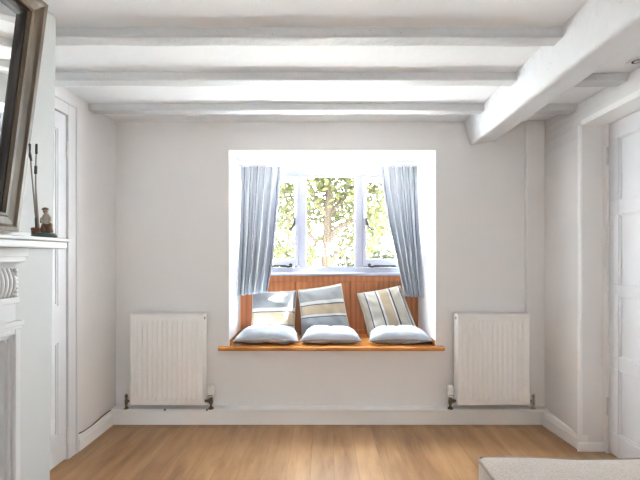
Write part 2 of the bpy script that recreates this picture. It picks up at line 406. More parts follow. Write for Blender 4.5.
def jprof(y0, y1):
    r = .004
    return [(y0,ZC+.01),(y0,JZ+r),(y0+r*.4,JZ+r*.3),(y0+r,JZ),(y1-r,JZ),(y1-r*.3,JZ+r*.4),(y1,JZ+r),(y1,ZC+.01)]
JY = [(2.384,2.455,'left joist nearest the window, between left wall and main beam'),
      (1.978,2.054,'second left joist from the window, over the room'),
      (1.591,1.662,'third left joist from the window, running off the chimney breast')]
for i, (a, b_, lab) in enumerate(JY):
    x0 = XL+.005 if a > CBY else -1.035
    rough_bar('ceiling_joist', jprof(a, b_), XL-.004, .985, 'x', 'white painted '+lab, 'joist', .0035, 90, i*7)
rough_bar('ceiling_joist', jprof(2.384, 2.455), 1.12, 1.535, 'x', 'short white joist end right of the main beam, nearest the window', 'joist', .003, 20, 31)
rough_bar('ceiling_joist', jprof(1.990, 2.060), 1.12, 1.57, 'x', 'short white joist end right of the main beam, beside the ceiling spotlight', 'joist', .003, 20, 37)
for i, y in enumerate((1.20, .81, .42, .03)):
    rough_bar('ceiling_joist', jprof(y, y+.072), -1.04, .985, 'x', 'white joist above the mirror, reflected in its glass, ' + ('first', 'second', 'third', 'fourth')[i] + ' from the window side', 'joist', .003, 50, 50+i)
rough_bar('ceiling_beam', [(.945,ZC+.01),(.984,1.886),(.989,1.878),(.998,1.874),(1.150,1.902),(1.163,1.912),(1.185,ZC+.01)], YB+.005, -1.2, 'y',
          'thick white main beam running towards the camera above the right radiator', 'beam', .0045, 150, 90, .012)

# ------------------------------------------------------------------ window
win = empty('window_1', (.03, 3.16, .97), 'white three-light window above the cushioned seat', 'window', kind='structure')
YW = 3.15; FY0, FY1 = YW-.005, YW+.06
def wx(px): return (px-CX)*YW/F
def wz(py): return H-(py-CY)*YW/F
f = MB(); 
f.box(-.672,.735,FY0,FY1, wz(176), OT+.005)                       # head
f.box(-.672,.735,FY0,FY1, .965, wz(267.5))                          # bottom member
for a, b_ in ((236,244.5),(414,420)): f.box(wx(a),wx(b_),FY0,FY1, wz(267.5), wz(176))
f.build('window_frame', M['winpaint'], win, bevel=.004)
for a, b_ in ((298.5,305.5),(355.5,362.5)):
    MB().box(wx(a),wx(b_),FY0-.004,FY1, wz(267.5), wz(176)).build('mullion', M['winpaint'], win, bevel=.005)
MB().box(-.668,.733,3.085,3.20,.968,.990).build('sill_board', M['winpaint'], win, bevel=.006)
def casement(a, b_, side):
    s = MB(); x0, x1 = wx(a), wx(b_); z0, z1 = wz(266.5), wz(177); st_ = .030
    s.box(x0,x0+st_,FY0-.012,FY1-.01,z0,z1); s.box(x1-st_,x1,FY0-.012,FY1-.01,z0,z1)
    s.box(x0+st_,x1-st_,FY0-.012,FY1-.01,z1-.034,z1); s.box(x0+st_,x1-st_,FY0-.012,FY1-.01,z0,z0+.060)
    c = s.build('casement', M['winpaint'], win, bevel=.004)
    MB().box(x0+st_-.004,x1-st_+.004,FY0+.016,FY0+.020,z0+.05,z1-.03).build('pane', M['glass'], c)
    # curled latch handle on the stile beside the mullion
    hx = wx(a+4.0) if side > 0 else wx(b_-4.0); hz = wz(222); y = FY0-.018; h = MB(); q = side
    h.box(hx-.008,hx+.008,FY0-.017,FY0-.011,hz-.03,hz+.03)
    h.tube([(hx,y-.004,hz+.012),(hx,y-.014,hz+.005),(hx+q*.004,y-.022,hz-.020),(hx+q*.016,y-.024,hz-.046),(hx+q*.034,y-.024,hz-.062),(hx+q*.054,y-.024,hz-.064),(hx+q*.064,y-.024,hz-.056)],
           [.009,.009,.0085,.008,.007,.0065,.008], 8)
    h.build('handle', M['black'], c, smooth=True)['label'] = 'black iron monkey-tail handle'
    # stay bar along the bottom rail
    s_ = MB(); zb = wz(265.5); y = FY0-.024
    if side > 0: xs = (wx(368), wx(395))
    else: xs = (wx(292), wx(262))
    d = 1 if xs[1] > xs[0] else -1
    pts = [(xs[0]+d*.020,y,zb+.004),(xs[0]+d*.006,y,zb+.014),(xs[0],y,zb+.006),(xs[0]+d*.006,y,zb-.006),(xs[0]+d*.03,y,zb-.009),(xs[0]+d*.055,y,zb-.002),(xs[0]+d*.09,y,zb-.001),(xs[1],y,zb-.002)]
    s_.tube(pts, [.006,.0065,.0075,.0075,.008,.0075,.007,.007], 8)
    for k in (.10, .17): s_.tube([(xs[0]+d*k,y,zb),(xs[0]+d*k,FY0-.006,zb-.006)], .005, 8)
    s_.build('stay_bar', M['black'], c, smooth=True)['label'] = 'black iron casement stay'
casement(244.5, 298.5, -1); casement(362.5, 414.5, 1)
MB().box(wx(305),wx(356),FY0+.016,FY0+.020,wz(267.5),wz(176)).build('pane', M['glass'], win)
# slender bead round the fixed middle light
bd = MB(); X0, X1, Z0, Z1 = wx(305.5), wx(355.5), wz(267.5), wz(176); t = .009
for bx in ((X0,X0+t,Z0,Z1),(X1-t,X1,Z0,Z1),(X0,X1,Z0,Z0+t),(X0,X1,Z1-t,Z1)): bd.box(bx[0],bx[1],FY0+.004,FY0+.016,bx[2],bx[3])
bd.build('glazing_bead', M['winpaint'], win)

# ------------------------------------------------------------------ window seat
ws = empty('window_seat', (.03, 2.9, .483), 'orange pine window seat with boarded back in the recess', 'window seat')
SZ = .510
s = MB(); s.prism([(-.717,2.655),(.804,2.655),(.804,YB),(.752,YB),(.7335,3.12),(-.6665,3.12),(-.652,YB),(-.717,YB)], .483, SZ)
s.build('seat_board', M['seatwood'], ws, bevel=.006, seg=3)
bp = MB(); x = -.664; bw = .1075; 
PY = 3.115
while x < .728:
    x1 = min(x+bw, .730); g = .005
    bp.prism([(x,PY+.012),(x,PY+.006),(x+g,PY),(x1-g,PY),(x1,PY+.006),(x1,PY+.012)], SZ, .925); x = x1
bp.build('back_boards', M['pine'], ws)
MB().box(-.666,.731,PY-.006,PY+.02,.917,.968).build('top_rail', M['pine'], ws, bevel=.004)
MB().box(-.666,.731,PY-.006,PY+.02,SZ,.545).build('bottom_rail', M['pine'], ws, bevel=.003)
for a, b_ in ((-.666,-.628),(.698,.731)): MB().box(a,b_,PY-.008,PY+.012,.545,.917).build('end_stile', M['pine'], ws, bevel=.003)
m = MB(); m.prism([(-.6555,2.712),(-.640,2.712),(-.652,3.107),(-.667,3.107)], SZ, .545); m.build('side_strip', M['seatwood'], ws, bevel=.003)
m = MB(); m.prism([(.7545,2.712),(.739,2.712),(.717,3.107),(.732,3.107)], SZ, .545); m.build('side_strip', M['seatwood'], ws, bevel=.003)

# ------------------------------------------------------------------ cushions
def pillow(A, B, Cc, D, tf, tb, pinch=.035, wr=.006, seed=0, n=30, dimple=0, ex=2.6, droop=0, sag=0):
    """closed cushion over the quad A (u0,v1) B (u1,v1) C (u1,v0) D (u0,v0); tf front bulge, tb back bulge"""
    A, B, Cc, D = map(Vector, (A, B, Cc, D)); nor = (B-A).cross(A-D).normalized()
    def base(u, v):
        a, c = 2*u-1, 2*v-1
        u2 = .5+.5*a*(1-pinch*(1-c*c)*1.0); v2 = .5+.5*c*(1-pinch*(1-a*a)*1.0)
        p = D*(1-u2)*(1-v2)+Cc*u2*(1-v2)+A*(1-u2)*v2+B*u2*v2
        if droop: p = p - nor*droop*((abs(a)**3)*(abs(c)**3))
        return p
    def bulge(u, v):
        a, c = abs(2*u-1), abs(2*v-1)
        return max(0, (1-a**ex)*(1-c**ex))**.55
    m = MB(); idx = {}
    for side in (1, -1):
        for j in range(n+1):
            for i in range(n+1):
                edge = i in (0, n) or j in (0, n)
                if edge and (0, i, j) in idx: idx[(side,i,j)] = idx[(0,i,j)]; continue
                u, v = i/n, j/n; p = base(u, v)
                if not edge:
                    bb = bulge(u, v); t = tf if side > 0 else tb
                    w_ = wr*(noise.noise(Vector((u*3.1+seed, v*3.1, side*2.0)))*.9+noise.noise(Vector((u*7+seed, v*7, 4+side)))*.45)
                    # tension creases running in from the corners
                    for (cu, cv) in ((0,0),(1,0),(0,1),(1,1)):
                        du, dv = u-cu, v-cv; r_ = math.hypot(du, dv)
                        w_ += wr*.9*math.exp(-r_*4.5)*math.sin(math.atan2(dv*(1 if cv==0 else -1), du*(1 if cu==0 else -1))*11+seed)*min(1, r_*7)
                    if dimple: w_ -= dimple*math.exp(-((u-.5)**2+(v-.5)**2)/.012) + dimple*.45*math.exp(-((u-.5)**2)/.0012)
                    if sag: w_ -= sag*v*v*(1-bb*.3)*0
                    p = p + nor*side*(t*bb) + nor*side*w_*min(1, bb*1.3)
                m.v.append(p); k = len(m.v)-1; m.uv[k] = (u, v); idx[(side,i,j)] = k
                if edge: idx[(0,i,j)] = k
        for j in range(n):
            for i in range(n):
                q = (idx[(side,i,j)], idx[(side,i+1,j)], idx[(side,i+1,j+1)], idx[(side,i,j+1)])
                m.f.append(q if side > 0 else q[::-1])
    ring = [base(i/n, 0) for i in range(n)] + [base(1, j/n) for j in range(n)] + [base(1-i/n, 1) for i in range(n)] + [base(0, 1-j/n) for j in range(n)]
    return m, ring
def cushion(name, label, quad, mats, tf, tb, group, pipe=.0035, **kw):
    c = sum((Vector(q) for q in quad), Vector())/4; zb = min(q[2] for q in quad)
    e = empty(name, (c.x, c.y, zb), label, 'cushion', group)
    m, ring = pillow(*quad, tf, tb, **kw); cv = m.build('cushion_cover', mats[0], e, smooth=True)
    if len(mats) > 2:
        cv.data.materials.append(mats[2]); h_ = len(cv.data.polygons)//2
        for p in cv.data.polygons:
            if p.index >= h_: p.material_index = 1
    MB().loop_tube(ring, pipe).build('piping', mats[1], e, smooth=True)
    return e
YF = 2.705
for k, (a, b_, lab, z0) in enumerate(((-.628,-.180,'pale blue seat cushion at the left end of the window seat',0), (-.170,.250,'pale blue seat cushion in the middle of the window seat',0), (.302,.738,'pale blue seat cushion at the right end of the window seat',0))):
    z = SZ+.043
    quad = [(a+.025,2.935,z+.004),(b_-.025,2.935,z+.004),(b_,YF,z-.006),(a,YF,z-.006)]
    cushion('seat_cushion', lab, quad, (M['seatcush'], M['seatpipe'], M['seatunder']), .068, .040, 'pale blue seat cushions', wr=.008, seed=k*5.3, dimple=.014, droop=.008, pinch=.035, ex=3.4)
def quad_px(tl, tr, br, bl, yt, yb): return [P(*tl, yt), P(*tr, yt), P(*br, yb), P(*bl, yb)]
M['rim1'] = plain('cream_piping', (.66,.62,.55), .9)
cushion('scatter_cushion', 'grey and beige banded cushion standing at the left, upright, with a sun patch', quad_px((252.5,292),(296.8,290.5),(294.5,336),(250.5,336), 3.058, 2.955), (M['cush_a'], M['rim1']), .055, .045, 'striped scatter cushions', .0025, wr=.016, seed=2.2)
cushion('scatter_cushion', 'grey and beige banded cushion in the middle, largest bands, leaning back', quad_px((298,290),(341,283.5),(351.5,336),(302,337), 3.058, 2.955), (M['cush_b'], M['rim1']), .055, .045, 'striped scatter cushions', .0025, wr=.016, seed=8.4)
cushion('scatter_cushion', 'cream cushion with upright navy stripes tilted at the right', quad_px((357,293.5),(400.5,285.5),(419,334),(369,337.5), 3.058, 2.955), (M['cush_c'], M['rim1']), .055, .045, 'striped scatter cushions', .0025, wr=.016, seed=5.1)

# ------------------------------------------------------------------ curtains and rail
rail = MB(); rail.box(-.664,.728,3.035,3.062,1.808,1.826)
tag(rail.build('curtain_rail', M['gloss'], bevel=.003), 'slim white curtain rail across the top of the window recess', 'curtain rail')
def curtain(free, wall_, top, hem, label, mirror, seed):
    """free/wall_: pixel columns of the two edges at several heights; builds a pleated drop"""
    def interp(tab, v):
        for (a, x), (b_, y) in zip(tab, tab[1:]):
            if v <= b_: 
                t = (v-a)/(b_-a); t = t*t*(3-2*t) if len(tab) == 2 else t
                return x+(y-x)*t
        return tab[-1][1]
    npl = 5
    def fn(u, v):
        yb = 3.048 - .062*v**1.3                        # comes forward over the panel ledge
        xa = (interp(wall_, v)-CX)*yb/F; xb = (interp(free, v)-CX)*yb/F
        pin = math.exp(-((v-.150)/.035)**2)              # pinch below the heading
        ph = u*npl*2*math.pi
        amp = (.018 + .030*min(1, v*1.4))*(1-.30*pin)
        # the pleats gather sideways at the pinch
        du = -(.32*pin+.05)*math.sin(ph)/(npl*2*math.pi)*1.6
        head = 1-min(1, v/.15)
        wob = .10*noise.noise(Vector((u*4+seed, v*1.8, seed)))
        fold = math.cos(ph + 6.0*wob*v) 
        fold = math.copysign(abs(fold)**.8, fold)
        fine = .006*head*math.cos(ph*3) 
        x = xa + (xb-xa)*(u+du) + .006*noise.noise(Vector((u*6, v*2.2, seed+3)))*v
        y = yb - amp*fold - fine + .008*noise.noise(Vector((u*3, v*3, seed)))*v - .006*pin*(1 if fold > 0 else -.4)
        z = top + (hem(u)-top)*v
        if v > .93: x += 0
        return (x, y, z)
    m = MB(); m.grid(fn, 120, 60)
    for k in m.uv: u, v = m.uv[k]; m.uv[k] = (u, v)
    o = m.build('curtain', M['curtain'], smooth=True, solid=.0025, fix=False)
    return tag(o, label, 'curtain', 'pleated window curtains')
tz = 1.806
curtain([(0,282.5),(.15,280.5),(.45,277),(.72,273.5),(1,268.5)], [(0,241.5),(.5,240.5),(1,237.5)], tz, lambda u: .822+.028*u, 'blue-grey striped curtain hanging at the left of the window', 1, 1.7)
curtain([(0,380),(.15,382),(.45,388),(.80,398),(1,404)], [(0,416.5),(.5,419),(1,422.5)], tz, lambda u: .812+.006*u, 'blue-grey striped curtain hanging at the right of the window, hem drawn aside', -1, 6.1)

# ------------------------------------------------------------------ radiators
def radiator(x0, x1, trv_side, label):
    z0, z1 = .141, .739; yf, yb = 2.585, 2.675
    e = empty('radiator', ((x0+x1)/2, yb, z0), label, 'radiator', 'white panel radiators')
    nfl = 13; Wd = x1-x0
    def fn(u, v):
        x = x0+.004+(Wd-.008)*u; z = z0+(z1-z0)*v
        mu = .045; t = (u-mu)/(1-2*mu); d = 0
        if 0 <= t <= 1:
            c = .5-.5*math.cos(2*math.pi*t*nfl)
            c = max(0, min(1, (c-.30)/.45)); c = c*c*(3-2*c)
            ev = min(1, max(0, (v-.055)/.025))*min(1, max(0, (.935-v)/.025))
            d = .0085*c*ev
        r = min(v, 1-v); ed = .006*max(0, 1-r/.012)**2
        return (x, yf+.010-d+ed, z)
    m = MB(); m.grid(fn, 312, 70); m.build('front_panel', M['rad'], e, smooth=True, fix=False)
    b = MB(); b.box(x0+.006,x1-.006,yb-.02,yb,z0+.01,z1-.006); b.build('back_panel', M['rad'], e)
    for a in (x0, x1-.005): MB().box(a,a+.005,yf+.004,yb+.002,z0,z1+.002).build('side_panel', M['rad'], e, bevel=.002)
    g = MB(); g.box(x0,x1,yf+.004,yf+.014,z1-.002,z1+.003); g.box(x0,x1,yb-.012,yb,z1-.002,z1+.003)
    k = x0+.003
    while k < x1-.004: g.box(k,k+.009,yf+.014,yb-.012,z1-.001,z1+.002); k += .0165
    g.build('top_grille', M['rad'], e)
    # bleed plug on the end that shows
    xs = x1 if trv_side > 0 else x0
    MB().lathe([(.0001,-.002),(.009,-.002),(.009,.002),(.0001,.002)], (xs,yf+.045,z1-.03), 'x', 14).build('bleed_plug', M['brass'], e)
    for a in (x0+.08, x1-.08): MB().box(a-.015,a+.015,yb,YB+.004,z0+.1,z1-.05).build('wall_bracket', M['rad'], e)
    # thermostatic valve
    xv = (x1+.040) if trv_side > 0 else (x0-.036); yv = 2.635
    v = MB(); v.lathe([(.0001,.105),(.018,.105),(.018,.112),(.0075,.120),(.0075,.138),(.013,.140),(.013,.165),(.010,.168),(.010,.176),(.013,.178),(.013,.190),(.0001,.190)], (xv,yv,0), 'z', 16)
    v.tube([(xv,yv,.158),(xv-trv_side*.042,yv,.158)], .009, 12)
    v.lathe([(.0001,-.005),(.014,-.005),(.014,.005),(.0001,.005)], (xv-trv_side*.017,yv,.158), 'x', 6)
    tv = v.build('thermostatic_valve', M['brass'], e, smooth=False, bevel=.001)
    hd = MB(); hd.lathe([(.0001,.187),(.017,.187),(.0215,.194),(.0228,.208),(.0220,.240),(.0205,.254),(.016,.262),(.0001,.264)], (xv,yv,0), 'z', 24)
    for q in range(12):
        a = 2*math.pi*q/12; hd.box(xv+.0220*math.cos(a)-.0014,xv+.0220*math.cos(a)+.0014,yv+.0220*math.sin(a)-.0014,yv+.0220*math.sin(a)+.0014,.206,.245)
    hd.build('valve_head', M['plastic'], tv, smooth=True)['label'] = 'white plastic thermostat head'
    for q in range(4): MB().box(xv-.013+q*.0075,xv-.0095+q*.0075,yv-.0232,yv-.0165,.197,.204).build('dial_mark', M['darkhole'], tv)
    # lockshield valve at the other end
    xl = (x0-.044) if trv_side > 0 else (x1+.046)
    l = MB(); l.lathe([(.0001,.105),(.014,.105),(.014,.112),(.007,.119),(.007,.135),(.010,.137),(.010,.166),(.007,.168),(.007,.178),(.009,.180),(.009,.196),(.006,.202),(.0001,.202)], (xl,yv,0), 'z', 14)
    l.tube([(xl,yv,.156),(xl+trv_side*.05,yv,.156)], .008, 10)
    l.build('lockshield_valve', M['brass'] if trv_side > 0 else M['chrome'], e, bevel=.001)
    return e
radiator(-1.275, -.797, 1, 'white ribbed radiator left of the window seat')
radiator(.868, 1.339, -1, 'white ribbed radiator right of the window seat, beside the pipe casing')

# ------------------------------------------------------------------ doors
def leaf_x(xf, y0, y1, z0, z1, panels, sgn, thick=.035, rec=.009, stile=(.06,.06)):
    """leaf standing in a plane of constant x; face at xf looking towards -sgn x; panels = list of (ya, yb, za, zb)"""
    m = MB(); xb = xf+sgn*thick
    ys = sorted({y0, y1} | {p[0] for p in panels} | {p[1] for p in panels}); zs = sorted({z0, z1} | {p[2] for p in panels} | {p[3] for p in panels})
    def inp(y, z): return any(p[0] <= y <= p[1] and p[2] <= z <= p[3] for p in panels)
    for a, b_ in zip(ys, ys[1:]):
        for c, d in zip(zs, zs[1:]):
            if not inp((a+b_)/2, (c+d)/2): m.box(min(xf,xb),max(xf,xb),a,b_,c,d)
    for (a, b_, c, d) in panels:
        x0, x1 = sorted((xf+sgn*rec, xf+sgn*(rec+.01))); m.box(x0,x1,a,b_,c,d)
        e = .010                                           # ovolo bead round the panel
        for (p, q, r_, s_, k) in ((a,b_,c,c+e,0),(a,b_,d-e,d,0),(a,a+e,c,d,1),(b_-e,b_,c,d,1)):
            x0, x1 = sorted((xf+sgn*.004, xf+sgn*rec)); m.box(x0,x1,p,q,r_,s_)
    return m
d1 = empty('door_1', (XL, LD1, 0), 'white panelled cupboard door left, beside the chimney breast', 'door', kind='structure')
pn = [(1.64,1.80,.166,.658),(1.90,2.11,.166,.658),(1.64,1.80,.854,1.793),(1.90,2.11,.854,1.793)]
leaf_x(XL+.003, LD0+.004, LD1-.004, .012, LDT-.002, pn, -1).build('door_leaf', M['door'], d1)
def hinge(x, y, z, par, s=.04):
    m = MB(); m.tube([(x,y,z-s),(x,y,z+s)], .0055, 10)
    for k in (-1, 1): m.tube([(x,y,z+k*s),(x,y,z+k*(s+.007))], [.0065,.004], 10)
    m.tube([(x,y,z-s*.34),(x,y,z-s*.28)], .0066, 10); m.tube([(x,y,z+s*.28),(x,y,z+s*.34)], .0066, 10)
    m.build('hinge', M['hinge'], par, smooth=False)
for z in (1.70, .13): hinge(XL+.006, LD1, z, d1)
ar = MB()
for (a, b_, c, d) in ((LD1+.004,LD1+.085,0,LDT+.085),(LD0-.02,LD1+.004,LDT+.004,LDT+.085)):
    ar.box(XL-.002,XL+.013,a,b_,c,d)
ar.box(XL+.010,XL+.019,LD1+.065,LD1+.085,0,LDT+.085); ar.box(XL+.010,XL+.019,LD0-.02,LD1+.065,LDT+.065,LDT+.085)
struct(ar, 'trim_3', M['archi'], 'white moulded architrave around the left door', 'door trim', bevel=.003)

d2 = empty('door_2', (1.605, 2.24, 0), 'white four-panel door at right in its recess', 'door', kind='structure')
RD0, RD1, XD = 1.44, 2.245, 1.605
pn = [(RD0+.09,2.172,a,b_) for a, b_ in ((.135,.494),(.562,.903),(.955,1.345),(1.422,1.765))]
leaf_x(XD, RD0, RD1, .012, 1.862, pn, 1, .038, .011).build('door_leaf', M['door'], d2, bevel=.0025)
for z in (1.685, .27): hinge(XD-.005, RD1+.003, z, d2, .045)
st_ = MB(); st_.box(1.597,1.70,RD1+.003,NY+.001,0,WT+.002); st_.box(1.597,1.70,1.36,NY,WT-.006,WT+.002); st_.box(1.597,1.70,1.36,RD0-.003,0,WT+.002)
struct(st_, 'trim_4', M['gloss'], 'white frame of the recessed right door', 'door trim', bevel=.002)
cn = MB(); cn.box(1.462,1.475,NY-.006,NY+.02,.05,WT); 
struct(cn, 'trim_5', M['gloss'], 'slim white corner bead on the wall edge before the right door', 'corner bead', bevel=.003)
hd_ = MB(); hd_.prism([(rx(NY,WT)-.008,WT-.004),(rx(NY,WT)-.008,WT+.028),(rx(NY,WT)+.03,WT+.034),(1.6,WT+.034),(1.6,WT-.004)], 1.36, NY+.0, 'y')
struct(hd_, 'trim_6', M['gloss'], 'white head casing over the right door recess', 'door trim', bevel=.002)

# ------------------------------------------------------------------ fireplace surround
fs = empty('fireplace_surround', (-1.05, .55, 0), 'white carved fireplace surround with fluted corbel at left', 'fireplace')
Y0s, YE = -.16, 1.27
s = MB(); s.box(-1.052,-.863,Y0s-.09,1.345,1.162,1.175); s.box(-1.052,-.869,Y0s-.084,1.339,1.140,1.163)
s.build('shelf', M['mantel'], fs, bevel=.004, seg=3)
MB().box(-1.052,-.985,Y0s-.05,1.327,1.175,1.194).build('back_ledge', M['mantel'], fs, bevel=.002)
b = MB(); b.box(-1.055,-.950,Y0s-.02,1.272,1.113,1.142); b.box(-1.055,-.956,Y0s-.012,1.268,1.098,1.113)
for i in range(8):
    t0, t1 = i/8, (i+1)/8; a = math.pi/2
    xx = -.982 + .022*(1-math.sin(t0*a)); b.box(-1.055, xx, Y0s, 1.262-.010*t0, 1.098-.020*t1, 1.098-.020*t0)
b.build('bed_moulding', M['mantel'], fs, bevel=.0015)
def corbel(ya, yb):
    m = MB(); n = 7; w_ = yb-ya
    m.box(-1.055,-1.000,ya,yb,.985,1.078)
    for k in range(n):
        yc = ya+w_*(k+.5)/n; pts = []
        for i in range(13):
            t = i/12; x = -.993+.012*math.sin(math.pi*t)
            pts.append((x, yc, .987+.090*t))
        m.tube(pts, [w_/n*.43]*13, 10)
    for k in range(7):                                            # beaded leaf edge on the room side
        z = .992+.013*k; m.blob((-.982, yb-.003, z), (.007,.009,.0085), 10, 6)
    return m.build('corbel', M['mantel'], fs, smooth=True)
corbel(1.150, 1.262); corbel(Y0s+.02, Y0s+.15)
for (ya, yb) in ((1.135,1.268),(Y0s,Y0s+.14)):
    m = MB(); m.box(-1.055,-.976,ya,yb+.002,.966,.985); m.box(-1.055,-.985,ya+.004,yb-.004,.905,.966); m.build('pilaster_cap', M['mantel'], fs, bevel=.002)
m = MB(); m.box(-1.06,-.995,Y0s+.15,1.14,.90,1.10); m.build('frieze', M['mantel'], fs, bevel=.002)
m = MB(); m.box(-1.06,-.966,Y0s,1.276,.895,.911); m.box(-1.06,-.972,Y0s,1.274,.884,.895); m.build('frieze_ledge', M['mantel'], fs, bevel=.002)
# frame of the fire opening: stepped moulding and a recessed grey slip
for (ya, yb, sg) in ((1.120,1.268,1),(Y0s,Y0s+.148,-1)):
    m = MB(); 
    lo, hi = (ya, yb)
    out0, out1 = (yb-.020, yb) if sg > 0 else (ya, ya+.020)
    m.box(-1.07,-.972,out0,out1,0,.884)
    i0, i1 = (yb-.032, yb-.020) if sg > 0 else (ya+.020, ya+.032)
    m.box(-1.07,-.982,i0,i1,0,.872)
    j0, j1 = (yb-.042, yb-.032) if sg > 0 else (ya+.032, ya+.042)
    m.box(-1.07,-.990,j0,j1,0,.860)
    m.build('jamb_moulding', M['mantel'], fs, bevel=.002)
m = MB(); m.box(-1.07,-.973,Y0s+.02,1.248,.870,.884); m.box(-1.07,-.983,Y0s+.03,1.24,.858,.870); m.build('head_moulding', M['mantel'], fs, bevel=.002)
M['slipstone'] = paint('grey_fire_slip', (.42,.40,.37), .6, .1, 12, .2, .003)
m = MB(); m.box(-1.07,-1.02,Y0s+.04,Y0s+.22,0,.86); m.box(-1.07,-1.02,1.06,1.236,0,.86); m.box(-1.07,-1.02,Y0s+.22,1.06,.70,.86); m.build('fire_slip', M['slipstone'], fs)
m = MB(); m.box(-1.075,-1.045,Y0s+.21,1.07,0,.71); m.build('fire_opening', M['darkhole'], fs)

# ------------------------------------------------------------------ mirror
mw = .86; mh = .77
mr = empty('wall_mirror', (0,0,0), 'large weathered-wood framed mirror on the mantelpiece', 'mirror')
fw = .088
def frame_rails(m, a, b_, c, d, prof):
    """mitred frame in the local y-z plane; prof = [(inward distance, height out of plane)]"""
    for k, (i, h) in enumerate(prof):
        for (y, z) in ((a+i,c+i),(b_-i,c+i),(b_-i,d-i),(a+i,d-i)): m.v.append(Vector((h,y,z)))
    n = len(prof)
    for k in range(n-1):
        for q in range(4): m.f.append((k*4+q, k*4+(q+1)%4, (k+1)*4+(q+1)%4, (k+1)*4+q))
    for q in range(4): m.f.append(((n-1)*4+q, (n-1)*4+(q+1)%4, (q+1)%4, q))
    return m
fm = frame_rails(MB(), -mw, 0, 0, mh, [(0,-.006),(0,.020),(.006,.028),(.020,.029),(.028,.023),(.050,.020),(.054,.023),(.062,.023),(.064,.012),(.064,-.006)])
fo = fm.build('frame', M['frame'], mr, origin=(0,0,0))
sm = frame_rails(MB(), -mw+.064, -.064, .064, mh-.064, [(0,-.006),(0,.010),(.008,.012),(.016,.006),(.028,.003),(.028,-.006)])
sm.build('inner_slip', M['slip'], mr)
MB().box(-.006,0.001,-mw+.09,-.09,.09,mh-.09).build('mirror_glass', M['mirror'], mr)
mr.location = (-1.0445, 1.324, 1.1945); mr.rotation_euler = (0, math.atan2(.098,.757), 0)

# ------------------------------------------------------------------ figurine on the mantel
zf = 1.175
fg = empty('angler_figurine', (-.925,1.30,zf), 'small angler figurine with two tall rods on the mantel shelf', 'figurine')
def G(px, py, Y=1.30): return P(px, py, Y)
m = MB(); m.blob((-.918,1.30,zf+.006), (.036,.032,.013), 18, 8, .25, 3)
m.v = [Vector((v.x, v.y, max(v.z, zf+.0005))) for v in m.v]; m.build('base', M['fig_green'], fg, smooth=True)
c = G(36, 231.3, 1.297); m = MB(); m.lathe([(.0001,zf+.010),(.0125,zf+.010),(.0145,zf+.032),(.012,zf+.034),(.012,zf+.028),(.0001,zf+.028)], (c.x,1.297,0), 'z', 14)
m.build('basket', M['fig_basket'], fg, smooth=False)
def rod(pts, name):
    m = MB(); q = [G(*p) for p in pts]; m.tube(q, [.0042,.0042,.0022,.0020,.0018], 8); o = m.build(name, M['fig_rod'], fg, smooth=True); return o, q
o, q = rod([(37,231),(36.5,219),(33,187),(31.2,166),(29.8,144)], 'rod')
MB().tube([G(31.4,161), G(30.3,156), G(30.0,152), G(29.8,144)], [.003,.0045,.0025,.0036], 8).build('tip', M['fig_grip'], o, smooth=True)
MB().tube([G(37,231), G(36.4,218)], .0048, 8).build('grip', M['fig_grip'], o, smooth=True)
o, q = rod([(38.5,231),(37.6,219),(35.8,187),(35.8,166),(36.6,144)], 'rod')
MB().tube([G(36.4,154), G(36.6,144)], .0036, 8).build('tip', M['fig_grip'], o, smooth=True)
MB().tube([G(35.7,174), G(35.9,166)], .0044, 8).build('reel', M['fig_grip'], o, smooth=True)
# the man: one continuous body, bending slightly forward
def skin_body(name, verts, edges, radii, mat, parent, root=0):
    me = bpy.data.meshes.new(name); off = Vector(parent.location)
    me.from_pydata([Vector(v)-off for v in verts], edges, []); me.materials.append(mat)
    o = bpy.data.objects.new(name, me); C.objects.link(o); o.parent = parent
    md = o.modifiers.new('skin', 'SKIN'); md.use_smooth_shade = True
    for i, r in enumerate(radii): me.skin_vertices[0].data[i].radius = (r, r)
    me.skin_vertices[0].data[root].use_root = True
    sb = o.modifiers.new('sub', 'SUBSURF'); sb.levels = 1; sb.render_levels = 2
    return o
bx, by = G(47.4,230).x, 1.30
V = [(bx,by,zf+.044),(bx-.001,by,zf+.058),(bx-.003,by,zf+.072),(bx-.003,by-.001,zf+.080),(bx-.004,by-.003,zf+.088),
     (bx-.008,by-.004,zf+.028),(bx-.010,by-.002,zf+.014),(bx+.011,by-.006,zf+.028),(bx+.014,by-.004,zf+.013),
     (bx-.012,by-.002,zf+.069),(bx-.016,by-.006,zf+.058),(bx-.010,by-.012,zf+.048),(bx+.008,by-.002,zf+.069),(bx+.014,by-.006,zf+.058),(bx+.011,by-.012,zf+.048)]
E = [(0,1),(1,2),(2,3),(3,4),(0,5),(5,6),(0,7),(7,8),(2,9),(9,10),(10,11),(2,12),(12,13),(13,14)]
Rr = [.012,.0115,.0105,.005,.0085,.0075,.0055,.0078,.0058,.0055,.0048,.0042,.0055,.0048,.0042]
man = skin_body('body', V, E, Rr, M['fig_shirt'], fg)
tr_ = MB(); tr_.blob((bx,by-.001,zf+.040),(.0165,.0135,.014),14,9); tr_.tube([(bx-.004,by-.003,zf+.042),(bx-.009,by-.004,zf+.026),(bx-.010,by-.002,zf+.017)],[.0115,.0100,.0085],12); tr_.tube([(bx+.004,by-.003,zf+.042),(bx+.011,by-.005,zf+.026),(bx+.013,by-.004,zf+.017)],[.0115,.0100,.0085],12)
tr_.build('trousers', M['fig_brown'], man, smooth=True)
hd2 = MB(); hd2.blob((bx-.004,by-.003,zf+.089),(.0080,.0085,.0092),14,9); hd2.blob((bx-.003,by-.012,zf+.088),(.0015,.002,.002),8,6); hd2.build('head', M['fig_skin'], man, smooth=True)
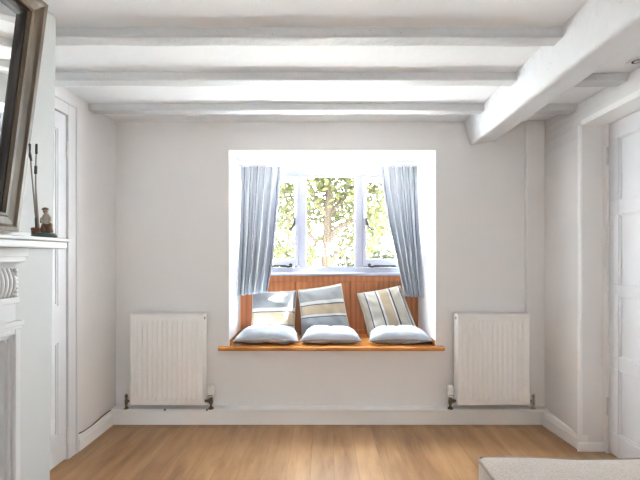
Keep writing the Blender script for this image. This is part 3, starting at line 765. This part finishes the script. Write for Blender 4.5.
ha = MB(); ha.blob((bx-.0045,by-.002,zf+.0945),(.0092,.0095,.0062),14,8); ha.blob((bx-.0045,by-.011,zf+.0925),(.0075,.006,.0018),12,6); ha.build('cap', M['fig_brown'], man, smooth=True)

# ------------------------------------------------------------------ ottoman in the foreground
ot = empty('ottoman', (.95,.98,0), 'oatmeal linen ottoman with piped edge at the bottom right', 'ottoman')
OX0, OX1, OY0, OY1, OZ = .528, 1.34, .62, 1.378, .42
def ott(u, v):
    """u runs round the four sides, v from floor gap to centre of top"""
    return None
m = MB(); n = 28
def rrect(t, ins, z, bulge):
    # point on rounded rectangle perimeter, t in 0..1
    x0, x1, y0, y1 = OX0+ins, OX1-ins, OY0+ins, OY1-ins; r = .020
    pts = []
    for (cx, cy, a0) in ((x1-r,y1-r,0),(x0+r,y1-r,90),(x0+r,y0+r,180),(x1-r,y0+r,270)):
        for k in range(5): a = math.radians(a0+k*22.5); pts.append((cx+r*math.cos(a), cy+r*math.sin(a)))
    return pts
def ring(ins, z, bulge=0):
    base = rrect(0, ins, z, 0); out = []
    # subdivide straight runs
    q = []
    for i, p in enumerate(base):
        p2 = base[(i+1)%len(base)]; k = 14 if i % 5 == 4 else 1
        q += [(p[0]+(p2[0]-p[0])*j/k, p[1]+(p2[1]-p[1])*j/k) for j in range(k)]
    cx, cy = (OX0+OX1)/2, (OY0+OY1)/2
    for (x, y) in q:
        bx_ = 1-abs((y-cy)/((OY1-OY0)/2))**2; by_ = 1-abs((x-cx)/((OX1-OX0)/2))**2
        ex = bulge*max(0,bx_)*(1 if x > cx else -1)*(abs(x-cx) > (OX1-OX0)/2-ins-.01)
        ey = bulge*max(0,by_)*(1 if y > cy else -1)*(abs(y-cy) > (OY1-OY0)/2-ins-.01)
        zz_ = z - (.008*max(0, math.sin(math.pi*min(1, max(0,(x-.70)/.5)))) if z > .3 and y > cy else 0)
        e = .004*noise.noise(Vector((x*7,y*7,z*9)))
        out.append((x+ex+e, y+ey+e*.6, zz_+.003*noise.noise(Vector((x*5,y*5,3)))))
    return out
lev = [(.006,.075,0),(.002,.085,.004),(0,.16,.010),(-.001,.25,.014),(0,.34,.012),(0,.40,.004),(.002,.414,.001),(.006,.420,0),(.02,.424,0),(.06,.432,0),(.13,.440,0),(.22,.445,0),(.33,.447,0)]
rg = [ring(a, z, bb) for a, z, bb in lev]; k = len(rg[0]); o0 = m.add([p for r_ in rg for p in r_], [])
for i in range(len(rg)-1):
    for j in range(k): m.f.append((o0+i*k+j, o0+i*k+(j+1)%k, o0+(i+1)*k+(j+1)%k, o0+(i+1)*k+j))
m.f.append(tuple(range(o0, o0+k))[::-1]); m.f.append(tuple(range(o0+(len(rg)-1)*k, o0+len(rg)*k)))
m.build('upholstery', M['ottoman'], ot, smooth=True)
MB().loop_tube(ring(-.001,.417,.001), .0042, 8).build('piping', M['ottpipe'], ot, smooth=True)
for (x, y) in ((OX0+.06,OY0+.06),(OX1-.06,OY0+.06),(OX0+.06,OY1-.06),(OX1-.06,OY1-.06)):
    MB().lathe([(.0001,0),(.017,0),(.024,.08),(.0001,.08)], (x,y,0), 'z', 14).build('leg', M['fig_brown'], ot, smooth=False)

# ------------------------------------------------------------------ small things
cab = [(76.5,434.2),(80,433),(84,431),(90,427),(96,422),(101.5,417),(106,413.2),(110.5,410.2)]
m = MB(); pts = []
for (a, b_) in cab:
    Yc = (XL+.004)*F/(a-CX); pts.append(P(a, b_, Yc))
m.tube(pts, .0035, 8); tag(m.build('cable', M['cable'], smooth=True), 'thin black cable lying along the wall above the left baseboard', 'cable')
c = P(639.5, 60, 1.858)
sp = empty('ceiling_spotlight', (c.x, c.y, ZC), 'round white recessed spotlight in the ceiling beside the right beam end', 'ceiling light')
m = MB(); m.lathe([(.030,ZC-.001),(.052,ZC-.001),(.052,ZC-.004),(.044,ZC-.010),(.034,ZC-.007),(.030,ZC-.001)], (c.x,c.y,0), 'z', 32); m.build('trim_ring', M['gloss'], sp, smooth=True)
MB().lathe([(.0001,ZC-.0005),(.035,ZC-.0005),(.035,ZC-.003),(.0001,ZC-.003)], (c.x,c.y,0), 'z', 28).build('recess', M['darkhole'], sp)
MB().lathe([(.0001,ZC-.003),(.024,ZC-.003),(.022,ZC-.006),(.0001,ZC-.007)], (c.x,c.y,0), 'z', 24).build('lamp', M['chrome'], sp, smooth=True)

# ------------------------------------------------------------------ garden
tag(MB().box(-14, 14, 3.30, 26, -.35, -.25).build('garden_ground', M['lawn']), 'pale sunlit gravel ground of the garden', 'garden ground', kind='structure')
def leaves(m, centre, rad, n, size, rnd, flat=1.0):
    for _ in range(n):
        d = Vector((rnd.gauss(0,1), rnd.gauss(0,1), rnd.gauss(0,1))).normalized()*rad*rnd.random()**.4
        p = Vector(centre)+Vector((d.x, d.y, d.z*flat))
        t = Vector((rnd.gauss(0,1), rnd.gauss(0,1), rnd.gauss(-.3,.7))).normalized(); sd = t.orthogonal().normalized()
        sd = (Matrix.Rotation(rnd.random()*6.28, 3, t) @ sd); up = t.cross(sd)
        l = size*rnd.uniform(.7,1.3); w_ = l*.19
        m.add([p, p+t*l*.35+sd*w_+up*l*.02, p+t*l*.75+sd*w_*.8, p+t*l, p+t*l*.75-sd*w_*.8, p+t*l*.35-sd*w_+up*l*.02], [(0,1,2,3,4,5)])
M['bounce_terrace'] = paint('bounce_terrace_stone', (.62,.60,.56), .8, .1, 9, .3, .01)  # unseen pale paving, added to bounce sun up through the window
tag(MB().box(-6, 6, 3.29, 6.2, -.35, -.235).build('bounce_terrace', M['bounce_terrace']), 'pale stone paving below the window, added unseen to bounce sunlight', 'bounce_terrace', kind='structure')
YT = 7.0
tree = empty('garden_tree', (.03,YT,-.25), 'tree with pale trunk and yellow-green leaves outside the middle pane', 'tree')
tk = MB(); br = []
def T(px, py, Y=YT): return P(px, py, Y)
def limb(pts, r0, r1):
    q = [Vector(p) for p in pts]; tk.tube(q, [r0+(r1-r0)*i/(len(q)-1) for i in range(len(q))], 12); br.extend(q)
g = T(326,345); g.z = -.30
limb([g, T(326.5,300), T(327,270), T(326,248), T(328,232), T(327,214), T(330,196), T(328,176), T(331,150), T(329,120)], .125, .04)
limb([T(326,252), T(318,243,6.9), T(309,234,6.7), T(299,228,6.6), T(284,214,6.5)], .05, .018)
limb([T(328,240), T(337,229,6.9), T(346,223,6.8), T(357,219,6.7), T(372,206,6.7)], .06, .02)
limb([T(328,214), T(339,204,7.1), T(350,192,7.2), T(358,176,7.3)], .05, .018)
limb([T(327,216), T(317,204,6.9), T(312,190,6.9), T(306,174,6.8)], .045, .016)
limb([T(330,258), T(340,250,6.8), T(352,247,6.7), T(364,240,6.6)], .03, .012)
limb([T(320,245,6.9), T(310,247,6.7), T(300,252,6.6)], .022, .01)
SUN = Vector((-.62,-.36,-1.0)).normalized()
hole = Vector((-.36,2.985,.795)) - SUN*4.4                 # gap left in added, unseen foliage that masks the sun
lf2 = MB(); rc = random.Random(21); e1 = SUN.orthogonal().normalized(); e2 = SUN.cross(e1)
for _ in range(900):
    q = hole + Vector((.55,-.1,-.1)) + e1*rc.uniform(-1.25,1.25) + e2*rc.uniform(-1.25,1.25) + SUN*rc.uniform(-.5,.5)
    d = q-hole; d = (d - SUN*d.dot(SUN)).length
    if d < .17: continue
    leaves(lf2, q, .12 if d < .5 else .2, 14, .11 if d < .5 else .16, rc)
lf2.build('sun_mask_foliage', M['leaf'], tree, fix=False)
limb([(.05,YT,2.4), (.5,6.4,3.6), (1.3,5.7,4.5), (2.4,5.1,5.2), (3.0,4.9,5.5)], .07, .02)  # added unseen limb carrying the sun-masking leaves
tk.build('trunk', M['bark'], tree, smooth=True)
lf = MB(); rl = random.Random(3)
for _ in range(470):
    px = rl.uniform(255, 405); py = rl.uniform(95, 258); Yt = rl.uniform(6.3, 8.4)
    if abs(px-327) < 11 and py > 200 and Yt < 7.2: Yt = rl.uniform(7.5, 8.4)
    if py > 222 and rl.random() < .5: continue
    leaves(lf, T(px, py, Yt), .27, 26, .13, rl)
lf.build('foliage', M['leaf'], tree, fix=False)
def shrub(x, y, h, w_, mat, label, seed, cl=40):
    e = empty('garden_shrub', (x,y,-.25), label, 'shrub', 'garden shrubs'); r_ = random.Random(seed); m = MB(); s_ = MB()
    for k in range(5): s_.tube([(x+r_.uniform(-.1,.1),y,-.26),(x+r_.uniform(-w_,w_)*.5,y+r_.uniform(-.3,.3),-.25+h*.8)], [.03,.01], 6)
    for k in range(cl): leaves(m, (x+r_.uniform(-w_,w_), y+r_.uniform(-.45,.45), -.2+h*r_.random()**.8), .30, 26, .18, r_)
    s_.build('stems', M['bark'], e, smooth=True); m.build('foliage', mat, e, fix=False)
shrub(-.95, 9.6, 1.5, .75, M['leaf2'], 'dark green garden shrub seen left of the tree trunk', 11)
shrub(1.05, 9.6, 1.5, .75, M['leaf2'], 'dark green garden shrub seen right of the tree trunk', 12)
shrub(2.3, 12.2, 2.9, 1.3, M['leaf'], 'yellow-green garden shrub behind the right casement', 13, 80)
shrub(-1.9, 12.2, 3.0, 1.3, M['leaf'], 'yellow-green garden shrub behind the left casement', 14, 80)

# ------------------------------------------------------------------ light
sc = bpy.context.scene
wd = bpy.data.worlds.new('World'); sc.world = wd; wd.use_nodes = True; nt = wd.node_tree
bg = nt.nodes['Background']
tc = N(nt, 'ShaderNodeTexCoord'); sx = N(nt, 'ShaderNodeSeparateXYZ'); L(nt, tc.outputs['Generated'], sx.inputs[0])
L(nt, ramp(nt, sx.outputs['Z'], [(0, (.95,.98,1)), (.5, (.90,.95,1.0)), (1, (.78,.88,1.0))]), bg.inputs['Color'])
bg.inputs['Strength'].default_value = 19.0
def area(name, loc, rot, sx_, sy_, power, col=(1,1,1), portal=False):
    l = bpy.data.lights.new(name, 'AREA'); l.shape = 'RECTANGLE'; l.size = sx_; l.size_y = sy_; l.energy = power; l.color = col
    o = bpy.data.objects.new(name, l); C.objects.link(o); o.location = loc; o.rotation_euler = rot
    if portal: l.cycles.is_portal = True
    return o
area('window_portal', (.03,3.30,1.4), (math.radians(-90),0,0), 1.42, .95, 1, portal=True)
area('rear_portal', (0,YR-.27,1.30), (math.radians(90),0,0), .52, .42, 1, portal=True)
area('side_portal', (1.80,(SY0+SY1)/2,(SW0+SW1)/2), (0,math.radians(90),0), SW1-SW0+.02, SY1-SY0+.02, 1, portal=True)
sl = bpy.data.lights.new('sun', 'SUN'); sl.energy = 130; sl.angle = math.radians(.6); sl.color = (.98,.98,1.0)
so = bpy.data.objects.new('sun', sl); C.objects.link(so)
so.rotation_euler = SUN.to_track_quat('-Z','Y').to_euler()

# ------------------------------------------------------------------ camera
cd = bpy.data.cameras.new('camera'); cam = bpy.data.objects.new('camera', cd); C.objects.link(cam)
cam.location = (0,0,H); cam.rotation_euler = (math.radians(90),0,0)
cd.sensor_width = 36; cd.sensor_fit = 'HORIZONTAL'; cd.lens = F/640*36
cd.shift_x = (320-CX)/640; cd.shift_y = (CY-240)/640
cd.clip_start = .05; cd.clip_end = 200
sc.camera = cam
sc.view_settings.view_transform = 'Standard'; sc.view_settings.look = 'None'; sc.view_settings.gamma = 1; sc.view_settings.exposure = 1.70
sc.view_settings.use_curve_mapping = False
sc.cycles.max_bounces = 12; sc.cycles.diffuse_bounces = 8; sc.cycles.transparent_max_bounces = 16; sc.cycles.glossy_bounces = 4
sc.cycles.caustics_reflective = False
